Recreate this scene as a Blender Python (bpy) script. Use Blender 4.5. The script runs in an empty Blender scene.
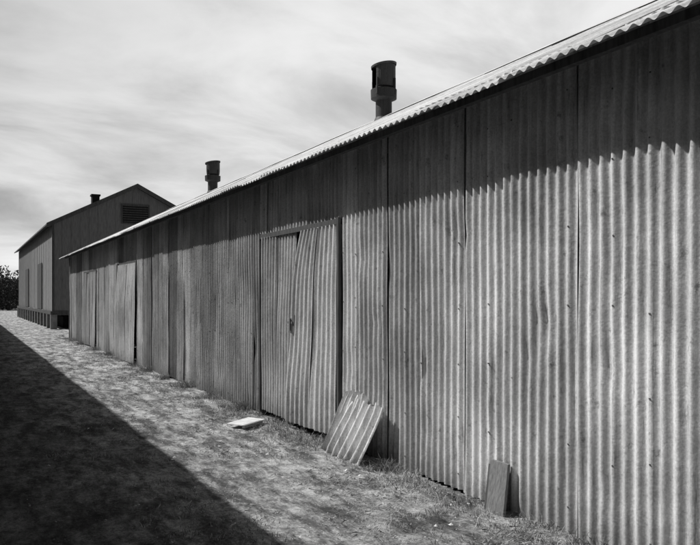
import bpy, math, random
import numpy as np
from mathutils import noise, Vector
random.seed(7); rng=np.random.default_rng(7)
scene=bpy.context.scene
coll=scene.collection
A=math.atan(385/720); D=3.34; OH=0.35; HE=2.856; PITCH=0.0869; SL=0.503
BETA=math.radians(44); EL=math.atan(1.67*math.cos(BETA))
AMP=.0140

# ------------------------------------------------ materials
def newmat(name):
    m=bpy.data.materials.new(name); m.use_nodes=True
    nt=m.node_tree; nt.nodes.clear()
    o=nt.nodes.new('ShaderNodeOutputMaterial'); b=nt.nodes.new('ShaderNodeBsdfPrincipled')
    nt.links.new(b.outputs[0],o.inputs[0])
    return m,nt,b
def N(nt,t,**kw):
    n=nt.nodes.new(t)
    for k,v in kw.items(): setattr(n,k,v)
    return n
def noise_n(nt,vec,scale,detail=4,rough=0.6,mscale=None,dist=0):
    n=N(nt,'ShaderNodeTexNoise'); n.inputs['Scale'].default_value=scale
    n.inputs['Detail'].default_value=detail; n.inputs['Roughness'].default_value=rough
    n.inputs['Distortion'].default_value=dist
    if mscale:
        m=N(nt,'ShaderNodeMapping'); m.inputs['Scale'].default_value=mscale
        nt.links.new(vec,m.inputs[0]); vec=m.outputs[0]
    nt.links.new(vec,n.inputs['Vector']); return n.outputs[0]
def mapr(nt,v,a,b,c,d):
    n=N(nt,'ShaderNodeMapRange'); n.inputs[1].default_value=a;n.inputs[2].default_value=b
    n.inputs[3].default_value=c;n.inputs[4].default_value=d
    nt.links.new(v,n.inputs[0]); return n.outputs[0]
def mth(nt,op,a,b):
    n=N(nt,'ShaderNodeMath',operation=op)
    for i,v in enumerate((a,b)):
        if isinstance(v,(int,float)): n.inputs[i].default_value=v
        else: nt.links.new(v,n.inputs[i])
    return n.outputs[0]
def bump(nt,b,h,strength,dist=0.01):
    n=N(nt,'ShaderNodeBump'); n.inputs['Strength'].default_value=strength; n.inputs['Distance'].default_value=dist
    nt.links.new(h,n.inputs['Height']); nt.links.new(n.outputs[0],b.inputs['Normal'])
def metal(name,base,rough=0.55,streak=0.35,metallic=0.0,stains=True):
    m,nt,b=newmat(name)
    tc=N(nt,'ShaderNodeTexCoord').outputs['Object']
    at=N(nt,'ShaderNodeAttribute'); at.attribute_name='tone'
    s1=mapr(nt,noise_n(nt,tc,1,6,.7,(13,13,.6)),.3,.7,1-streak,1+streak*.6)
    s2=mapr(nt,noise_n(nt,tc,1.3,5,.65),.3,.7,.68,1.24)
    s3=mapr(nt,noise_n(nt,tc,70,3,.75),.3,.7,.75,1.2)
    v=mth(nt,'MULTIPLY',mth(nt,'MULTIPLY',s1,s2),mth(nt,'MULTIPLY',s3,at.outputs['Fac']))
    if stains:
        st=mapr(nt,noise_n(nt,tc,1,7,.8,(18,18,1.6)),.56,.70,1,.35)
        sp_=mapr(nt,noise_n(nt,tc,11,5,.75),.60,.70,1,.5)
        v=mth(nt,'MULTIPLY',v,mth(nt,'MULTIPLY',st,sp_))
        sz=N(nt,'ShaderNodeSeparateXYZ'); nt.links.new(tc,sz.inputs[0])   # mud splash at the foot
        zz=mth(nt,'ADD',sz.outputs[2],mth(nt,'MULTIPLY',noise_n(nt,tc,9,4,.7),-.35))
        v=mth(nt,'MULTIPLY',v,mapr(nt,zz,-.15,.12,.62,1))
    v=mth(nt,'MINIMUM',mth(nt,'MULTIPLY',v,base),.85)
    nt.links.new(v,b.inputs['Base Color'])
    b.inputs['Roughness'].default_value=rough; b.inputs['Metallic'].default_value=metallic
    b.inputs['Specular IOR Level'].default_value=.4
    bump(nt,b,noise_n(nt,tc,16,6,.7),.55,.008)
    return m
def plain(name,base,rough=.8,var=.3,scale=6,ms=(1,1,1),bs=.3):
    m,nt,b=newmat(name)
    tc=N(nt,'ShaderNodeTexCoord').outputs['Object']
    a=noise_n(nt,tc,scale,7,.65,ms)
    v=mth(nt,'MULTIPLY',mapr(nt,a,.3,.7,1-var,1+var),base)
    nt.links.new(v,b.inputs['Base Color']); b.inputs['Roughness'].default_value=rough
    b.inputs['Specular IOR Level'].default_value=.2
    bump(nt,b,a,bs,.01); return m
M_wall=metal('weathered_galvanized_wall',.68,.5,.42)
M_roof=metal('galvanized_roof',.62,.5,.25,stains=False)
M_wood=plain('old_timber',.08,.9,.45,5,(6,6,.8))
M_woodl=plain('grey_board',.17,.85,.4,9,(8,8,1))
M_pale=plain('bleached_board',.55,.85,.25,12)
M_vent=metal('vent_rusted_metal',.04,.6,.4)
M_gable=plain('painted_boards_shaded',.17,.85,.3,4,(5,5,.7))  # darker copy of the warehouse boards, gable shade put into the colour
M_side=plain('painted_boards_lit',.38,.85,.25,4,(5,5,.7))  # paler copy of the same boards, sunlight put into the colour
M_black=plain('shade_and_chimney_black',.02,.95,.3)  # near black painted as shade under floor and in louvre; also chimney colour
M_nail=plain('nail_heads',.14,.7,.3)
M_conc=plain('pier_concrete',.2,.9,.3)
M_hill=plain('hill_scrub',.10,.95,.4,.05)
M_leaf=plain('foliage',.05,.9,.5,2)
M_left=metal('left_building_sheet',.06,.7,.3)
def grassmat(name,base):
    m,nt,b=newmat(name); at=N(nt,'ShaderNodeAttribute'); at.attribute_name='tone'
    nt.links.new(mth(nt,'MULTIPLY',at.outputs['Fac'],base),b.inputs['Base Color'])
    b.inputs['Roughness'].default_value=.9; b.inputs['Specular IOR Level'].default_value=.15
    return m
M_grass=grassmat('dry_grass_blades',.34)
M_stone=grassmat('pebbles',.36)
# ground
M_ground,nt,b=newmat('dry_dirt_ground')
tc=N(nt,'ShaderNodeTexCoord').outputs['Object']
g1=noise_n(nt,tc,.9,8,.7); g2=noise_n(nt,tc,9,8,.75); g3=noise_n(nt,tc,45,6,.8); g4=noise_n(nt,tc,3.2,7,.75,(1.6,.45,1))
v=mth(nt,'MULTIPLY',mapr(nt,g1,.35,.65,.60,1.25),mapr(nt,g2,.3,.7,.35,1.5))
v=mth(nt,'MULTIPLY',v,mapr(nt,g3,.3,.7,.28,1.5))
v=mth(nt,'MULTIPLY',v,mapr(nt,g4,.42,.58,1.25,.36))
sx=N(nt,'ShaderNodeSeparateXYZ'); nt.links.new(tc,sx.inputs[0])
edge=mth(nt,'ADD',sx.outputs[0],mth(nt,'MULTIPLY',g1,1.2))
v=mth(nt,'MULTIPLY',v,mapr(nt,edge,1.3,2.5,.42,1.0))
v=mth(nt,'MINIMUM',mth(nt,'MULTIPLY',v,.56),.72)
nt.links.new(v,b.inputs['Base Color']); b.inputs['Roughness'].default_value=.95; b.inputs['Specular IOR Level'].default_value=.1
bump(nt,b,mth(nt,'ADD',g2,mth(nt,'MULTIPLY',g3,.6)),1,.05)

# ------------------------------------------------ mesh helpers
def empty(name):
    e=bpy.data.objects.new(name,None); coll.objects.link(e); return e
def mk(name,V,F,mat,parent=None,smooth=False,tone=None):
    me=bpy.data.meshes.new(name)
    V=np.asarray(V,dtype=float).reshape(-1,3)
    me.from_pydata(V.tolist(),[],[list(f) for f in F]) if not isinstance(F,np.ndarray) else me.from_pydata(V.tolist(),[],F.tolist())
    me.update()
    a=me.attributes.new('tone','FLOAT','POINT')
    a.data.foreach_set('value',np.ones(len(V)) if tone is None else np.asarray(tone,dtype=float))
    if smooth: me.polygons.foreach_set('use_smooth',[True]*len(me.polygons))
    me.materials.append(mat)
    o=bpy.data.objects.new(name,me); coll.objects.link(o)
    if parent: o.parent=parent
    return o
class MB:
    def __init__(s): s.V=[];s.F=[];s.T=[]
    def grid(s,P,tone=1):
        nr,nc=P.shape[:2]; o=sum(len(v) for v in s.V)
        s.V.append(P.reshape(-1,3)); s.T.append(np.full(nr*nc,tone,dtype=float))
        i=np.arange(nr-1)[:,None]*nc+np.arange(nc-1)[None,:]+o
        s.F.append(np.stack([i,i+1,i+nc+1,i+nc],-1).reshape(-1,4))
    def box(s,x0,x1,y0,y1,z0,z1,tone=1,rot=None):
        o=sum(len(v) for v in s.V)
        V=np.array([[x,y,z] for x in(x0,x1) for y in(y0,y1) for z in(z0,z1)],float)
        if rot is not None: V=rot(V)
        s.V.append(V); s.T.append(np.full(8,tone,dtype=float))
        s.F.append(np.array([[0,1,3,2],[4,6,7,5],[0,4,5,1],[2,3,7,6],[0,2,6,4],[1,5,7,3]])+o)
    def done(s,name,mat,parent=None,smooth=False):
        return mk(name,np.concatenate(s.V),np.concatenate(s.F),mat,parent,smooth,np.concatenate(s.T))
def nz(x,y,z=0): return noise.noise(Vector((x,y,z)))
def corr(s,amp=AMP,phase=0): return amp*np.sin(2*np.pi*(s/PITCH)+phase)

def bowv(s,s0,s1,zz,seed,bow):
    bo=[nz(a*1.3+seed,zz*1.1,seed*3.1)*bow for a in (s0,(s0+s1)/2,s1)]
    return np.interp(s,[s0,(s0+s1)/2,s1],bo)
def panel(mb,x,s0,s1,z0,z1,off=0,tone=1,bow=.006,shear=None,rows=9,seed=0,amp=AMP,step=12,flare=0,dents=0):
    n=max(3,int((s1-s0)/PITCH*step)); s=np.linspace(s0,s1,n); z=np.linspace(z0,z1,rows)
    P=np.zeros((rows,n,3)); fl=flare*np.exp(-(s-s0)/.03)
    dl=[(random.uniform(s0,s1),random.uniform(.1,2.2),random.uniform(.05,.12),random.uniform(.006,.018)) for _ in range(dents)]
    for r,zz in enumerate(z):
        bb=bowv(s,s0,s1,zz,seed,bow)
        am=amp*(1+.12*nz(s0*2,zz*1.5,seed)); ph=.25*nz(s0,zz*.9,seed+7)
        X=x-off-corr(s,am,ph)-bb-fl*(.6+.8*nz(zz*2,seed)); Y=s.copy(); Z=np.full(n,zz)
        for (ds_,dz_,rr_,dd_) in dl: X=X+dd_*np.exp(-((s-ds_)**2+(zz-dz_)**2)/rr_**2)
        if r==0: Z=Z+.004*np.sin(s*23+seed)
        if shear:
            t=(zz-z0)/(z1-z0); u=(s-s0)/(s1-s0)
            dx,ds=shear(u,t); X=X-dx; Y=Y+ds
        P[r,:,0]=X;P[r,:,1]=Y;P[r,:,2]=Z
    mb.grid(P,tone)

# ================================================= CORRUGATED SHED
shed=empty('corrugated_metal_shed')
S0,S1=-6.0,27.7
W=4.0; XE=D-OH; XR=XE+W; HR=HE+SL*W
walltop=HE+SL*OH+.03
doors=[(6.44,8.62,2.27),(16.15,18.2,2.29),(21.6,24.0,2.27)]
mb=MB()
PW=.565
edges=[3.26+ k*PW+(.04*math.sin(k*2.3) if k%2 else 0)+(.16*math.sin(k*5.1) if k>11 else 0) for k in range(-17,60)]
edges=[e for e in edges if S0<e<S1-.2]
edges=[S0]+edges+[S1]
for d in doors:
    edges=[e for e in edges if not (abs(e-d[0])<.2 or abs(e-d[1])<.2)]+[d[0],d[1]]
edges=sorted(edges); pinfo=[]
for i in range(len(edges)-1):
    a,c=edges[i],edges[i+1]; mid=(a+c)/2
    dr=[d for d in doors if d[0]-.01<mid<d[1]+.01]
    tone=1.03+random.uniform(-.16,.10)
    if mid>8.5: tone*=random.choice([.5,.8,.68,.95,.45,.88,.6,1.0])
    elif mid>5: tone*=random.choice([.9,1.0,.82])
    z0=random.uniform(-.035,.035); off=.006*(i%2)+random.uniform(0,.003)
    if dr: z0=dr[0][2]
    fl=random.choice([0,0,.004,.010]) if (i%2) else random.choice([0,0,0,.004]); bw_=.016
    panel(mb,D,a-.012,c+.03,z0,walltop,off,tone,seed=i*1.7,rows=5 if dr else (26 if mid<12 else 10),bow=bw_,flare=fl,dents=0 if dr or mid>14 else 3)
    pinfo.append((a-.012,c+.03,off,i*1.7,bw_))
mb.done('front_wall_sheets',M_wall,shed,True)
def leaf(name,s0,s1,z0,z1,shear,tone,off=.03,bow=.02):
    m=MB(); w=(s1-s0)/2
    for j in range(2):
        a=s0+j*w
        def sh(u,t,j=j): return shear((u+j)/2,t)
        panel(m,D,a-(.0 if j==0 else .02),a+w+(.02 if j==0 else 0),z0,z1,off+.007*j,tone*(1,.88)[j],bow=bow,shear=sh,seed=s0+j,rows=16)
    return m.done(name,M_wall,shed,True)
leaf('door_leaf_a',6.45,7.36,.09,2.24,lambda u,t:(.075*(1-t)**1.2*(u*.8+.2)+.03*np.sin(3.1*t)*u+.012*np.sin(9*t)*u,.0*(1-t)+.26*(1-t)**.8*u-.02*np.sin(6*t)*u),1.12,.03)
leaf('door_leaf_b',7.50,8.60,.08,2.25,lambda u,t:(.03*(1-t)*(1-u),0*u+.02*(1-t)),.85,.012)
leaf('door_leaf_c',16.17,17.95,.03,2.26,lambda u,t:(.05*(1-t)*(1-u)+.07*u*(1-t*.5)+.05*np.sin(3*t)*u,0*u),1.2,.03)
leaf('door_leaf_d',21.65,22.78,.05,2.24,lambda u,t:(.05*(1-t)*(1-u),0*u),.95,.02)
leaf('door_leaf_e',22.85,23.95,.05,2.24,lambda u,t:(.03*(1-t)+0*u,0*u),.75,.02)
m=MB()
for d in doors:
    m.box(D+.0,D+.09,d[0]-.05,d[0]+.03,-.05,d[2]+.04); m.box(D+.0,D+.09,d[1]-.03,d[1]+.05,-.05,d[2]+.04)
    m.box(D-.036,D+.02,d[0]-.02,d[1]+.02,d[2]-.035,d[2]+.02)
m.box(D-.05,D-.02,6.405,6.445,.0,2.30)
m.box(D-.04,D-.01,8.61,8.63,.0,2.30)
m.box(D-.075,D-.01,18.10,18.25,.0,2.30)
m.done('door_frames',M_wood,shed)
m=MB()
m.box(D-.11,D-.07,7.42,7.56,1.20,1.225); m.box(D-.12,D-.08,7.46,7.49,1.12,1.26); m.box(D-.095,D-.06,7.40,7.43,1.1,1.3)
m.done('door_latch',M_nail,shed)
m=MB()
for z in (.12,1.0,1.9,2.75):
    for a,c in ((S0,6.4),(8.66,16.1),(18.25,21.55),(24.05,S1)):
        m.box(D+.04,D+.08,a+.02,c,z-.04,z+.05)
for k in np.arange(S0+.1,S1-.1,1.2):
    if any(d[0]-.1<k<d[1]+.1 for d in doors): continue
    m.box(D+.082,D+.17,k,k+.05,-.05,2.9)
m.done('wall_studs',M_wood,shed)
m=MB()
for i,e in enumerate(edges[:-1]):
    for z in (.14,.55,.98,1.45,1.9,2.35,2.75):
        if any(d[0]-.05<e<d[1]+.05 for d in doors): continue
        for q in ((0,) if i%2 else (0,.26)):
            if random.random()<.25: continue
            s=(round((e+.03+q)/PITCH-.25)+.25)*PITCH
            a0,a1,of,sd_,bo_=pinfo[i]; zz=z+random.uniform(-.05,.05)
            r=.0042; xx=D-of-AMP-float(bowv(s,a0,a1,zz,sd_,bo_))-.003
            m.box(xx,xx+.012,s-r,s+r,zz-r,zz+r)
m.done('nail_heads',M_nail,shed)
def roof(mb,xe,xr,he,hr,s0,s1,amp=.012,rows=7,step=10,seed=0,tonev=.12,pw=.7,sheets=2):
    for sh in range(sheets):
        t0=sh/sheets; t1=(sh+1)/sheets+(.03 if sh<sheets-1 else 0)
        k=0; a=s0
        while a<s1-.01:
            c=min(a+pw,s1); n=max(3,int((c-a+.03)/PITCH*step)); s=np.linspace(a,c+.03,n)
            t=np.linspace(t0,t1,rows); P=np.zeros((rows,n,3)); eo=random.uniform(-.014,.014) if sh==0 else 0
            dz=random.uniform(-.006,.006)
            for r,tt in enumerate(t):
                P[r,:,0]=xe+(xr-xe)*tt-(eo if r==0 and xr>xe else 0)
                P[r,:,1]=s
                P[r,:,2]=he+(hr-he)*tt+corr(s,amp)+.006*(k%2)+dz*(1-tt)+.014*nz(a*.4,tt*3,seed)-(0 if sh==0 else .006)
            mb.grid(P,1+random.uniform(-tonev,tonev)); a=c; k+=1
m=MB(); roof(m,XE,XR,HE+.02,HR+.02,S0-.2,S1+.12); roof(m,2*XR-XE,XR,HE+.02,HR+.02,S0-.2,S1+.12,seed=5,step=6)
m.done('roof_sheets',M_roof,shed,True)
m=MB(); P=np.zeros((3,60,3)); ss=np.linspace(S0-.22,S1+.13,60)
for r,(dx,dz) in enumerate(((-.16,-.055),(0,.035),(.16,-.055))):
    P[r,:,0]=XR+dx;P[r,:,1]=ss;P[r,:,2]=HR+.02+dz+.004*np.sin(ss*2)
m.grid(P); m.done('ridge_cap',M_roof,shed)
m=MB()
for k in np.arange(S0,S1+.05,1.2):
    for sgn in (1,-1):
        def rr(V,sgn=sgn):
            V=V.copy(); V[:,2]+= HE-.005+SL*(V[:,0]-XE)
            if sgn<0: V[:,0]=2*XR-V[:,0]
            return V
        m.box(XE+.40,XR,k-.022,k+.022,-.14,-.035,rot=rr)
m.box(XE+.17,XE+.22,S0,S1,HE+.02,HE+.075)
m.done('rafters',M_wood,shed)
def endwall(mb,y,xa,xb,he,hr,xr,z0=-.05,amp=.0095):
    n=int((xb-xa)/PITCH*8); x=np.linspace(xa,xb,n); P=np.zeros((2,n,3))
    P[:,:,0]=x; P[:,:,1]=y+corr(x,amp); P[0,:,2]=z0; P[1,:,2]=hr-(hr-he)*np.abs(x-xr)/(xr-xa)
    mb.grid(P)
m=MB(); zt=HE+SL*OH-.03
endwall(m,S0+.01,D+.012,2*XR-D,zt,HR-.03,XR); endwall(m,S1-.01,D+.012,2*XR-D,zt,HR-.03,XR)
P=np.zeros((2,800,3)); s=np.linspace(S0,S1,800); P[:,:,0]=2*XR-D; P[:,:,1]=s; P[0,:,2]=-.05;P[1,:,2]=zt; m.grid(P)
m.done('end_and_back_walls',M_wall,shed,True)
m=MB(); m.box(D-.03,D+.02,S1+.005,S1+.05,-.03,zt); m.done('corner_trim',M_wood,shed)

# ================================================= ROOF VENTS
def lathe(V,F,T,cx,cy,prof,n=28,tone=1,a0=0,a1=2*math.pi,slope=0):
    full=abs(a1-a0-2*math.pi)<1e-6
    o=len(V)
    na=n if full else n+1
    for r,z in prof:
        for i in range(na):
            a=a0+(a1-a0)*i/n
            V.append((cx+r*math.cos(a),cy+r*math.sin(a),z+slope*r*math.cos(a+0.6))); T.append(tone)
    for j in range(len(prof)-1):
        for i in range(n):
            i2=(i+1)%na
            F.append((o+j*na+i,o+j*na+i2,o+(j+1)*na+i2,o+(j+1)*na+i))
def vent(cx,cy,zb,H,yaw):
    e=empty('roof_vent'); V=[];F=[];T=[]
    lathe(V,F,T,cx,cy,[(.155,zb-.25),(.155,zb+H*.60)])
    lathe(V,F,T,cx,cy,[(.24,zb-.02-.12),(.16,zb+.05)])
    lathe(V,F,T,cx,cy,[(.155,zb+H*.33),(.245,zb+H*.37),(.25,zb+H*.52),(.235,zb+H*.525),(.225,zb+H*.38)],tone=.9)
    mk('pipe_and_collar',V,F,M_vent,e,False,T)
    V=[];F=[];T=[]
    lathe(V,F,T,cx,cy,[(.16,zb+H*.56),(.215,zb+H*.565),(.225,zb+H*.66),(.225,zb+H*.94)],tone=1.1,n=24,a0=yaw,a1=yaw+math.radians(300))
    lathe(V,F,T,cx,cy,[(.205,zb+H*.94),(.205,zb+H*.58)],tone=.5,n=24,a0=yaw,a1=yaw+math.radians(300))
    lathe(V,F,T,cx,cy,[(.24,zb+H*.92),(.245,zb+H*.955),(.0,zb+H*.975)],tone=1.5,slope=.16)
    mk('cowl',V,F,M_vent,e,False,T)
    m=MB()
    for q in range(4):
        a=q*math.pi/2+.5; x=cx+.24*math.cos(a); y=cy+.24*math.sin(a)
        m.box(x-.014,x+.014,y-.014,y+.014,zb+H*.42,zb+H*.70)
    m.done('cowl_brackets',M_vent,e); return e
vent(XR+.02,11.75,HR-.02,1.10,math.radians(-160))
vent(XR+.02,22.45,HR-.02,1.02,math.radians(-170))

# ================================================= LEFT WAREHOUSE (throws the shadow)
lw=empty('metal_warehouse')
LX=-1.75; LE=-1.30; LHE=5.03; LR=-7.3; LHR=LHE+.45*6
m=MB(); a=-14
while a<62:
    n=80; s=np.linspace(a,a+1.02,n); P=np.zeros((2,n,3)); P[:,:,0]=LX+corr(s)+.005*(int(a)%2); P[:,:,1]=s; P[0,:,2]=-.05; P[1,:,2]=LHE+.15
    m.grid(P,random.uniform(.8,1.2)); a+=1
m.done('wall_sheets',M_left,lw,True)
m=MB(); roof(m,LE,LR,LHE,LHR,-14.2,62.2,rows=2,step=6,sheets=1,pw=1); roof(m,2*LR-LE,LR,LHE,LHR,-14.2,62.2,rows=2,step=4,sheets=1,pw=2)
m.done('roof_sheets',M_left,lw,True)
m=MB()
for y in (-14,62):
    x=np.linspace(2*LR-LX,LX,60); P=np.zeros((2,60,3)); P[:,:,0]=x;P[:,:,1]=y;P[0,:,2]=-.05;P[1,:,2]=LHR-.1-(LHR-LHE)*np.abs(x-LR)/6; m.grid(P)
P=np.zeros((2,2,3)); P[:,:,0]=2*LR-LX; P[:,0,1]=-14;P[:,1,1]=62;P[1,:,2]=LHE+.15; m.grid(P)
m.done('end_walls',M_left,lw)

# ================================================= FAR GABLED WAREHOUSE
gb=empty('gabled_warehouse')
GX=3.6; GXE=3.3; GXR=7.35; GHR=6.96; GHE=4.88; gp=(GHR-GHE)/(GXR-GXE); GY0=35.9; GY1=60; FL=.85
xr2=2*GXR-GX
def gh(x): return GHR-.12-gp*abs(x-GXR)
m=MB(); x=np.linspace(GX,xr2,41); P=np.zeros((2,41,3)); P[:,:,0]=x;P[:,:,1]=GY0;P[0,:,2]=FL;P[1,:,2]=[gh(a) for a in x]; m.grid(P)
P=P.copy(); P[:,:,1]=GY1; m.grid(P)
for a in np.arange(GX+.0,xr2,.40):
    m.box(a-.012,a+.012,GY0-.014,GY0-.003,FL,gh(a)-.02)
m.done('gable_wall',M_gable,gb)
m=MB()
for X in (GX,xr2):
    P=np.zeros((2,2,3)); P[:,:,0]=X; P[:,0,1]=GY0;P[:,1,1]=GY1;P[0,:,2]=FL;P[1,:,2]=gh(GX)+.02; m.grid(P)
for a in np.arange(GY0+.4,GY1,.6): m.box(GX-.025,GX-.003,a-.025,a+.025,FL,gh(GX)-.02)
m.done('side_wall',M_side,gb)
m=MB()
m.box(GX-.05,GX+.05,GY0-.05,GY0+.05,FL-.2,gh(GX)-.02)
for a in (41,50):
    m.box(GX-.06,GX-.03,a,a+2.6,FL+.02,3.3)
m.box(GX-.12,GX+.0,GY0-.1,GY1,FL-.16,FL-.01)
m.box(GX,xr2,GY0-.06,GY0+.1,FL-.2,FL-.003)
m.done('trim_and_side_doors',M_wood,gb)
m=MB()
for a in np.arange(GY0,GY1+.1,1.7):
    for X in (GX+.02,GXR,xr2-.1): m.box(X-.14,X+.14,a-.14,a+.14,-.1,FL-.17)
for X in np.arange(GX+1.2,xr2,1.2): m.box(X-.14,X+.14,GY0,GY0+.28,-.1,FL-.205)
m.done('piers',M_conc,gb)
m=MB(); m.box(GX+.6,xr2-.5,GY0+1.5,GY1-1,-.05,FL-.3); m.done('crawlspace_shade_block',M_black,gb)  # solid black block added as the shade beneath the floor
m=MB()
for sg in (1,-1):
    def rr(V,sg=sg):
        V=V.copy(); V[:,2]+=GHE+gp*(V[:,0]-GXE)
        if sg<0: V[:,0]=2*GXR-V[:,0]
        return V
    m.box(GXE,GXR,GY0-.4,GY1+.4,-.07,0,rot=rr)
m.done('roof_slabs',plain('dark_roofing',.13,.9,.3,3),gb)
m=MB()
for sg in (1,-1):
    def rr(V,sg=sg):
        V=V.copy(); V[:,2]+=GHE+gp*(V[:,0]-GXE)
        if sg<0: V[:,0]=2*GXR-V[:,0]
        return V
    m.box(GXE-.02,GXR-.003,GY0-.43,GY0-.403,-.20,.015,rot=rr)
m.done('barge_boards',M_wood,gb)
m=MB(); lx=GXR-.02; lz0,lz1=5.1,5.95
m.box(lx-.68,lx+.68,GY0-.05,GY0-.025,lz0-.06,lz0); m.box(lx-.68,lx+.68,GY0-.05,GY0-.025,lz1,lz1+.06)
m.box(lx-.68,lx-.62,GY0-.05,GY0-.026,lz0,lz1); m.box(lx+.62,lx+.68,GY0-.05,GY0-.026,lz0,lz1)
k=lz0+.05
while k<lz1:
    m.box(lx-.62,lx+.62,GY0-.045,GY0-.03,k,k+.035); k+=.11
m.done('louvre_slats',M_wood,gb)
m=MB(); m.box(lx-.61,lx+.61,GY0-.026,GY0-.024,lz0+.005,lz1-.005); m.done('louvre_shade_sheet',M_black,gb)  # flat black sheet standing in for shade behind the slats
m=MB(); cz=GHE+gp*(5.55-GXE); m.box(5.40,5.74,36.4,36.8,cz-.3,cz+.34); m.box(5.36,5.78,36.36,36.84,cz+.34,cz+.42); m.done('chimney',M_black,gb)

# ================================================= LEANING SHEETS, BOARDS
def leaning(name,BLs,BRs,xb,TLs,TRs,xt,zt,tone,mat,seed,parent,dz=0):
    n=120; rows=10; u=np.linspace(0,1,n); P=np.zeros((rows,n,3))
    wd=abs(BLs-BRs)
    for r in range(rows):
        t=r/(rows-1)
        s=(BRs+(BLs-BRs)*u)*(1-t)+(TRs+(TLs-TRs)*u)*t
        c=.026*np.sin(2*np.pi*u*wd/.125+seed)
        P[r,:,1]=s
        P[r,:,0]=xb+(xt-xb)*t-c*.9+.012*math.sin(t*3)*np.sin(u*4+seed)
        P[r,:,2]=dz+zt*t+c*.35+(.05*np.array([nz(a*9,t,seed) for a in u]) if r in(0,rows-1) else 0)+.03*t*np.sin(u*3)
    m=MB(); m.grid(P,tone); return m.done(name,mat,parent,True)
ls=empty('leaning_corrugated_sheet')
leaning('front_sheet',6.34,5.58,3.08,6.10,5.44,3.26,.50,1.3,M_wall,.5,ls)
leaning('rear_sheet',6.46,5.85,3.16,6.20,5.78,3.285,.57,1.1,M_wall,2.1,ls)
wb=empty('leaning_board'); m=MB()
def rb(V):
    V=V.copy(); t=V[:,2]/.36; V[:,0]+=.085*t; V[:,1]+=.045*t; return V
m.box(3.20,3.222,3.80,3.98,-.01,.35,rot=rb); m.done('board',M_woodl,wb)
m=MB(); m.box(3.225,3.25,3.83,4.03,.0,.31,rot=rb); m.done('rear_board',M_wood,wb)
fb=empty('discarded_flat_board'); m=MB()
def rf(V):
    c=np.array([2.90,8.0,0]); w=V.copy(); a=.5; x=V[:,0];y=V[:,1]
    w[:,0]=c[0]+x*math.cos(a)-y*math.sin(a); w[:,1]=c[1]+x*math.sin(a)+y*math.cos(a); w[:,2]=V[:,2]+.05*(x+.2)
    return w
m.box(-.19,.19,-.13,.13,.030,.038,rot=rf); m.done('board',M_pale,fb)
m=MB(); m.box(-.22,.1,-.17,-.133,.015,.045,rot=rf); m.done('batten',M_woodl,fb)

# ================================================= GROUND
def gz(x,y):
    h=.03*nz(x*.9,y*.7,3)+.016*nz(x*3.3,y*3.1,8)+.010*nz(x*9,y*9,2)
    edge=max(0,min(1,(x-2.5)/.8))
    return h-.012+.02*edge
def axis(lo,hi,d0,d1,step,grow=1.35):
    a=list(np.arange(d0,d1+1e-6,step)); s=step; v=d1
    while v<hi: s*=grow; v+=s; a.append(v)
    s=step; v=d0
    while v>lo: s*=grow; v-=s; a.insert(0,v)
    return np.array(a)
xs=axis(-1500,1500,-1.5,3.6,.04); ys=axis(-300,3000,1.5,14,.045,1.06)
P=np.zeros((len(ys),len(xs),3))
for j,y in enumerate(ys):
    for i,x_ in enumerate(xs):
        P[j,i]=(x_,y,gz(x_,y) if (-8<x_<10 and -5<y<70) else -.012)
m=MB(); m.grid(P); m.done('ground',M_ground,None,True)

# ================================================= GRASS
def blades(name,pts,mat,parent=None):
    n=len(pts); pts=np.array(pts); a=rng.uniform(0,2*np.pi,n); lean=rng.uniform(.3,1.8,n)*pts[:,2]; la=rng.uniform(0,2*np.pi,n)
    base=np.array([gz(p[0],p[1]) for p in pts])
    dx=np.cos(a)*pts[:,3];dy=np.sin(a)*pts[:,3]
    V=np.zeros((n,5,3))
    V[:,0]=np.stack([pts[:,0]-dx,pts[:,1]-dy,base-.004],-1); V[:,1]=np.stack([pts[:,0]+dx,pts[:,1]+dy,base-.004],-1)
    mx=pts[:,0]+np.cos(la)*lean*.35; my=pts[:,1]+np.sin(la)*lean*.35; mz=base+pts[:,2]*.6
    V[:,2]=np.stack([mx+dx*.7,my+dy*.7,mz],-1); V[:,3]=np.stack([mx-dx*.7,my-dy*.7,mz],-1)
    V[:,4]=np.stack([pts[:,0]+np.cos(la)*lean,pts[:,1]+np.sin(la)*lean,base+pts[:,2]*rng.uniform(.5,1,n)],-1)
    V[:,:,0]=np.minimum(V[:,:,0],D-.03)
    F=[]
    for i in range(n):
        o=5*i; F.append((o,o+1,o+2,o+3)); F.append((o+3,o+2,o+4))
    return mk(name,V.reshape(-1,3),F,mat,parent,False,np.repeat(pts[:,4],5))
pts=[]
def addtuft(x,y,r,h,n,tone=1):
    for _ in range(n):
        a=random.uniform(0,6.28); q=r*math.sqrt(random.random())
        px=x+q*math.cos(a)
        if px>D-.035: px=D-.035-random.random()*.05
        pts.append((px,y+q*math.sin(a),h*random.uniform(.35,1.1),random.uniform(.0012,.0028),tone*random.uniform(.3,1.6)))
for _ in range(8500):
    y=1.8+26*random.random()**1.6
    x=random.uniform(-.6,3.3)
    dens=nz(x*1.1,y*.6,11)*1.8+nz(x*3,y*2,5)*1.3+.02+.55*max(0,(x-2.3))-.3*(x<1.0)
    if random.random()<dens: addtuft(x,y,.07,random.uniform(.02,.05)+.025*(x>2.5),10,random.uniform(.35,1.25))
for _ in range(1200):
    y=2+28*random.random()**1.4; x=D-.04-abs(random.gauss(0,.2))
    if nz(y*1.3,2,1)*1.3+.35>random.random()*.8: addtuft(x,y,.07,random.uniform(.03,.12),14,random.uniform(.4,1.2))
blades('dry_grass',pts,M_grass)
pts=[]
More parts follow.
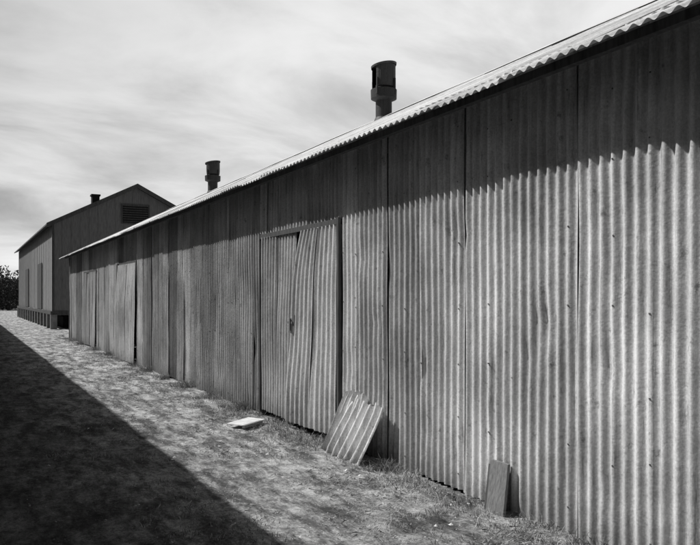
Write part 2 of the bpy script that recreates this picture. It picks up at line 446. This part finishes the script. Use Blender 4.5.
for (y,h,n) in ((3.45,.11,50),(3.6,.08,40),(3.1,.12,60),(2.8,.10,60),(5.35,.15,150),(5.25,.13,90),(6.6,.14,90),(7.9,.12,110),(9.0,.18,170),(9.3,.14,110),(10.4,.16,130),(11.8,.18,140),(13.2,.14,120),(14.6,.16,150),(16.0,.16,120),(19,.18,160),(21,.18,140),(24,.2,150),(26,.2,150)):
    addtuft(3.24,y,.12,h,n,random.uniform(.3,.7))
    addtuft(3.15,y+.15,.15,h*.7,n//2,random.uniform(.5,1.0))
blades('weeds',pts,M_grass)
V=[];F=[];T=[]
for _ in range(9000):
    y=1.8+16*random.random()**1.4; x=random.uniform(-.8,3.3); r=random.uniform(.003,.010)*(2.2 if random.random()<.05 else 1); z=gz(x,y)
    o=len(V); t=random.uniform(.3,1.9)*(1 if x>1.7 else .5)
    for k in range(5):
        a=k*1.2566+random.uniform(-.3,.3); V.append((x+r*math.cos(a)*random.uniform(.7,1.3),y+r*math.sin(a),z-.002)); T.append(t)
    V.append((x+random.uniform(-.3,.3)*r,y,z+r*random.uniform(.4,.9))); T.append(t)
    for k in range(5): F.append((o+k,o+(k+1)%5,o+5))
mk('gravel',V,F,M_stone,None,False,T)
V=[];F=[];T=[]
for _ in range(9000):
    y=1.9+20*random.random()**1.5; x=3.25-abs(random.gauss(0,.8))
    if x<-.5 or nz(x*1.7,y*1.1,9)<-.05: continue
    l=random.uniform(.02,.08); a=random.uniform(0,3.14); wd=random.uniform(.0008,.002); z=gz(x,y)+random.uniform(.004,.014)
    dx,dy=math.cos(a)*l/2,math.sin(a)*l/2; nx,ny=-math.sin(a)*wd,math.cos(a)*wd; o=len(V); t=random.uniform(.4,1.9)
    if x+abs(dx)>D-.04: continue
    V+= [(x-dx-nx,y-dy-ny,z-.003),(x-dx+nx,y-dy+ny,z-.003),(x+dx+nx,y+dy+ny,z+random.uniform(0,.012)),(x+dx-nx,y+dy-ny,z)]; T+=[t]*4; F.append((o,o+1,o+2,o+3))
mk('straw_litter',V,F,M_grass,None,False,T)

# ================================================= DISTANCE
xs=np.linspace(-700,900,120); P=np.zeros((3,120,3))
for i,x_ in enumerate(xs):
    h=22+14*nz(x_*.004,1,1)+4*nz(x_*.02,4,2)
    P[0,i]=(x_,640,-2);P[1,i]=(x_,720,h*.6);P[2,i]=(x_,850,h)
m=MB(); m.grid(P); m.done('hills',M_hill,None,True)
V=[];F=[]
for c in range(40):
    cx=random.uniform(-25,60); cy=random.uniform(95,125); H=random.uniform(3,5.2); R=H*.5
    if c<12: cx=random.uniform(1.5,6.5); cy=random.uniform(88,105)
    o=len(V)
    for z,r in ((0,.22),(H*.6,.1)):
        for k in range(5): V.append((cx+r*math.cos(k*1.257),cy+r*math.sin(k*1.257),z))
    for k in range(5): F.append((o+k,o+(k+1)%5,o+5+(k+1)%5,o+5+k))
    cl=[(cx+random.gauss(0,R*.5),cy+random.gauss(0,R*.5),H*random.uniform(.15,.85),R*random.uniform(.3,.6)) for _ in range(11)]
    for _ in range(1300):
        q=random.choice(cl); d=Vector((random.gauss(0,1),random.gauss(0,1),random.gauss(0,1))).normalized()*q[3]*random.uniform(.4,1.05)
        p=Vector(q[:3])+d; p.z=max(p.z,.1); o=len(V)
        for k in range(3): V.append(tuple(p+Vector((random.uniform(-.2,.2),random.uniform(-.2,.2),random.uniform(-.2,.2)))))
        F.append((o,o+1,o+2))
mk('tree_line',V,F,M_leaf)

# ================================================= LIGHT
rot=math.atan2(-math.cos(BETA),math.sin(BETA))
sd=Vector((-math.cos(BETA)*math.cos(EL),math.sin(BETA)*math.cos(EL),math.sin(EL)))
L=bpy.data.lights.new('sun','SUN'); L.energy=5; L.angle=math.radians(.5); L.color=(1,.995,.985)
lo=bpy.data.objects.new('sun',L); coll.objects.link(lo); lo.rotation_euler=sd.to_track_quat('Z','Y').to_euler()
w=bpy.data.worlds.new('World'); scene.world=w; w.use_nodes=True; nt=w.node_tree; nt.nodes.clear()
out=N(nt,'ShaderNodeOutputWorld'); bg=N(nt,'ShaderNodeBackground'); nt.links.new(bg.outputs[0],out.inputs[0])
sky=N(nt,'ShaderNodeTexSky'); sky.sky_type='NISHITA'; sky.sun_disc=False; sky.sun_elevation=EL; sky.sun_rotation=rot
bw=N(nt,'ShaderNodeSeparateColor'); nt.links.new(sky.outputs[0],bw.inputs[0])
red=mth(nt,'ADD',mth(nt,'MULTIPLY',bw.outputs[0],.85),mth(nt,'MULTIPLY',bw.outputs[1],.15))  # orange-filter panchromatic response
tc=N(nt,'ShaderNodeTexCoord').outputs['Generated']
sp=N(nt,'ShaderNodeSeparateXYZ'); nt.links.new(tc,sp.inputs[0])
zz=mth(nt,'ADD',mth(nt,'MAXIMUM',sp.outputs[2],0.0),.30)
cx=mth(nt,'DIVIDE',sp.outputs[0],zz); cy=mth(nt,'DIVIDE',sp.outputs[1],zz)
cb=N(nt,'ShaderNodeCombineXYZ'); nt.links.new(cx,cb.inputs[0]); nt.links.new(cy,cb.inputs[1])
big=noise_n(nt,cb.outputs[0],.9,2,.5,(1,1,1),0)
mp=N(nt,'ShaderNodeMapping'); mp.inputs['Rotation'].default_value=(0,0,math.radians(35)); mp.inputs['Scale'].default_value=(1.0,1.8,1)
nt.links.new(cb.outputs[0],mp.inputs[0])
fine=noise_n(nt,mp.outputs[0],1.5,8,.58,None,.35)
c=mth(nt,'ADD',mth(nt,'MULTIPLY',big,.6),mth(nt,'MULTIPLY',fine,.55))
mask=N(nt,'ShaderNodeMapRange'); mask.interpolation_type='SMOOTHSTEP'; mask.inputs[1].default_value=.37; mask.inputs[2].default_value=.70
nt.links.new(c,mask.inputs[0])
hi=mapr(nt,sp.outputs[2],.40,.58,1,.04)   # cirrus cut off overhead, out of view, to hold down the sky fill
dt=mth(nt,'ADD',mth(nt,'MULTIPLY',sp.outputs[0],math.sin(A+.25)),mth(nt,'MULTIPLY',sp.outputs[1],math.cos(A+.25)))
hz=mapr(nt,dt,.0,.65,.10,1)  # cloud thinned away from the view direction, also to limit fill
mk_=mth(nt,'MULTIPLY',mth(nt,'MULTIPLY',mask.outputs[0],hi),hz)
veil=mth(nt,'MULTIPLY',mapr(nt,dt,.74,1.0,0.1,3.9),hi)
cl=mth(nt,'ADD',mth(nt,'MULTIPLY',mk_,4.9),mth(nt,'MULTIPLY',veil,hz))
tot=mth(nt,'ADD',mth(nt,'MULTIPLY',red,.62),cl)
nt.links.new(tot,bg.inputs[0]); bg.inputs[1].default_value=.1

# ================================================= CAMERA
cd=bpy.data.cameras.new('camera'); co=bpy.data.objects.new('camera',cd); coll.objects.link(co); scene.camera=co
co.location=(0,0,1.5); co.rotation_euler=(math.pi/2,0,-A); cd.sensor_width=36; cd.lens=36*720/700
cd.shift_y=24.5/700; cd.clip_end=5000; cd.clip_start=.05
scene.view_settings.view_transform='Standard'; scene.view_settings.look='None'; scene.view_settings.exposure=0
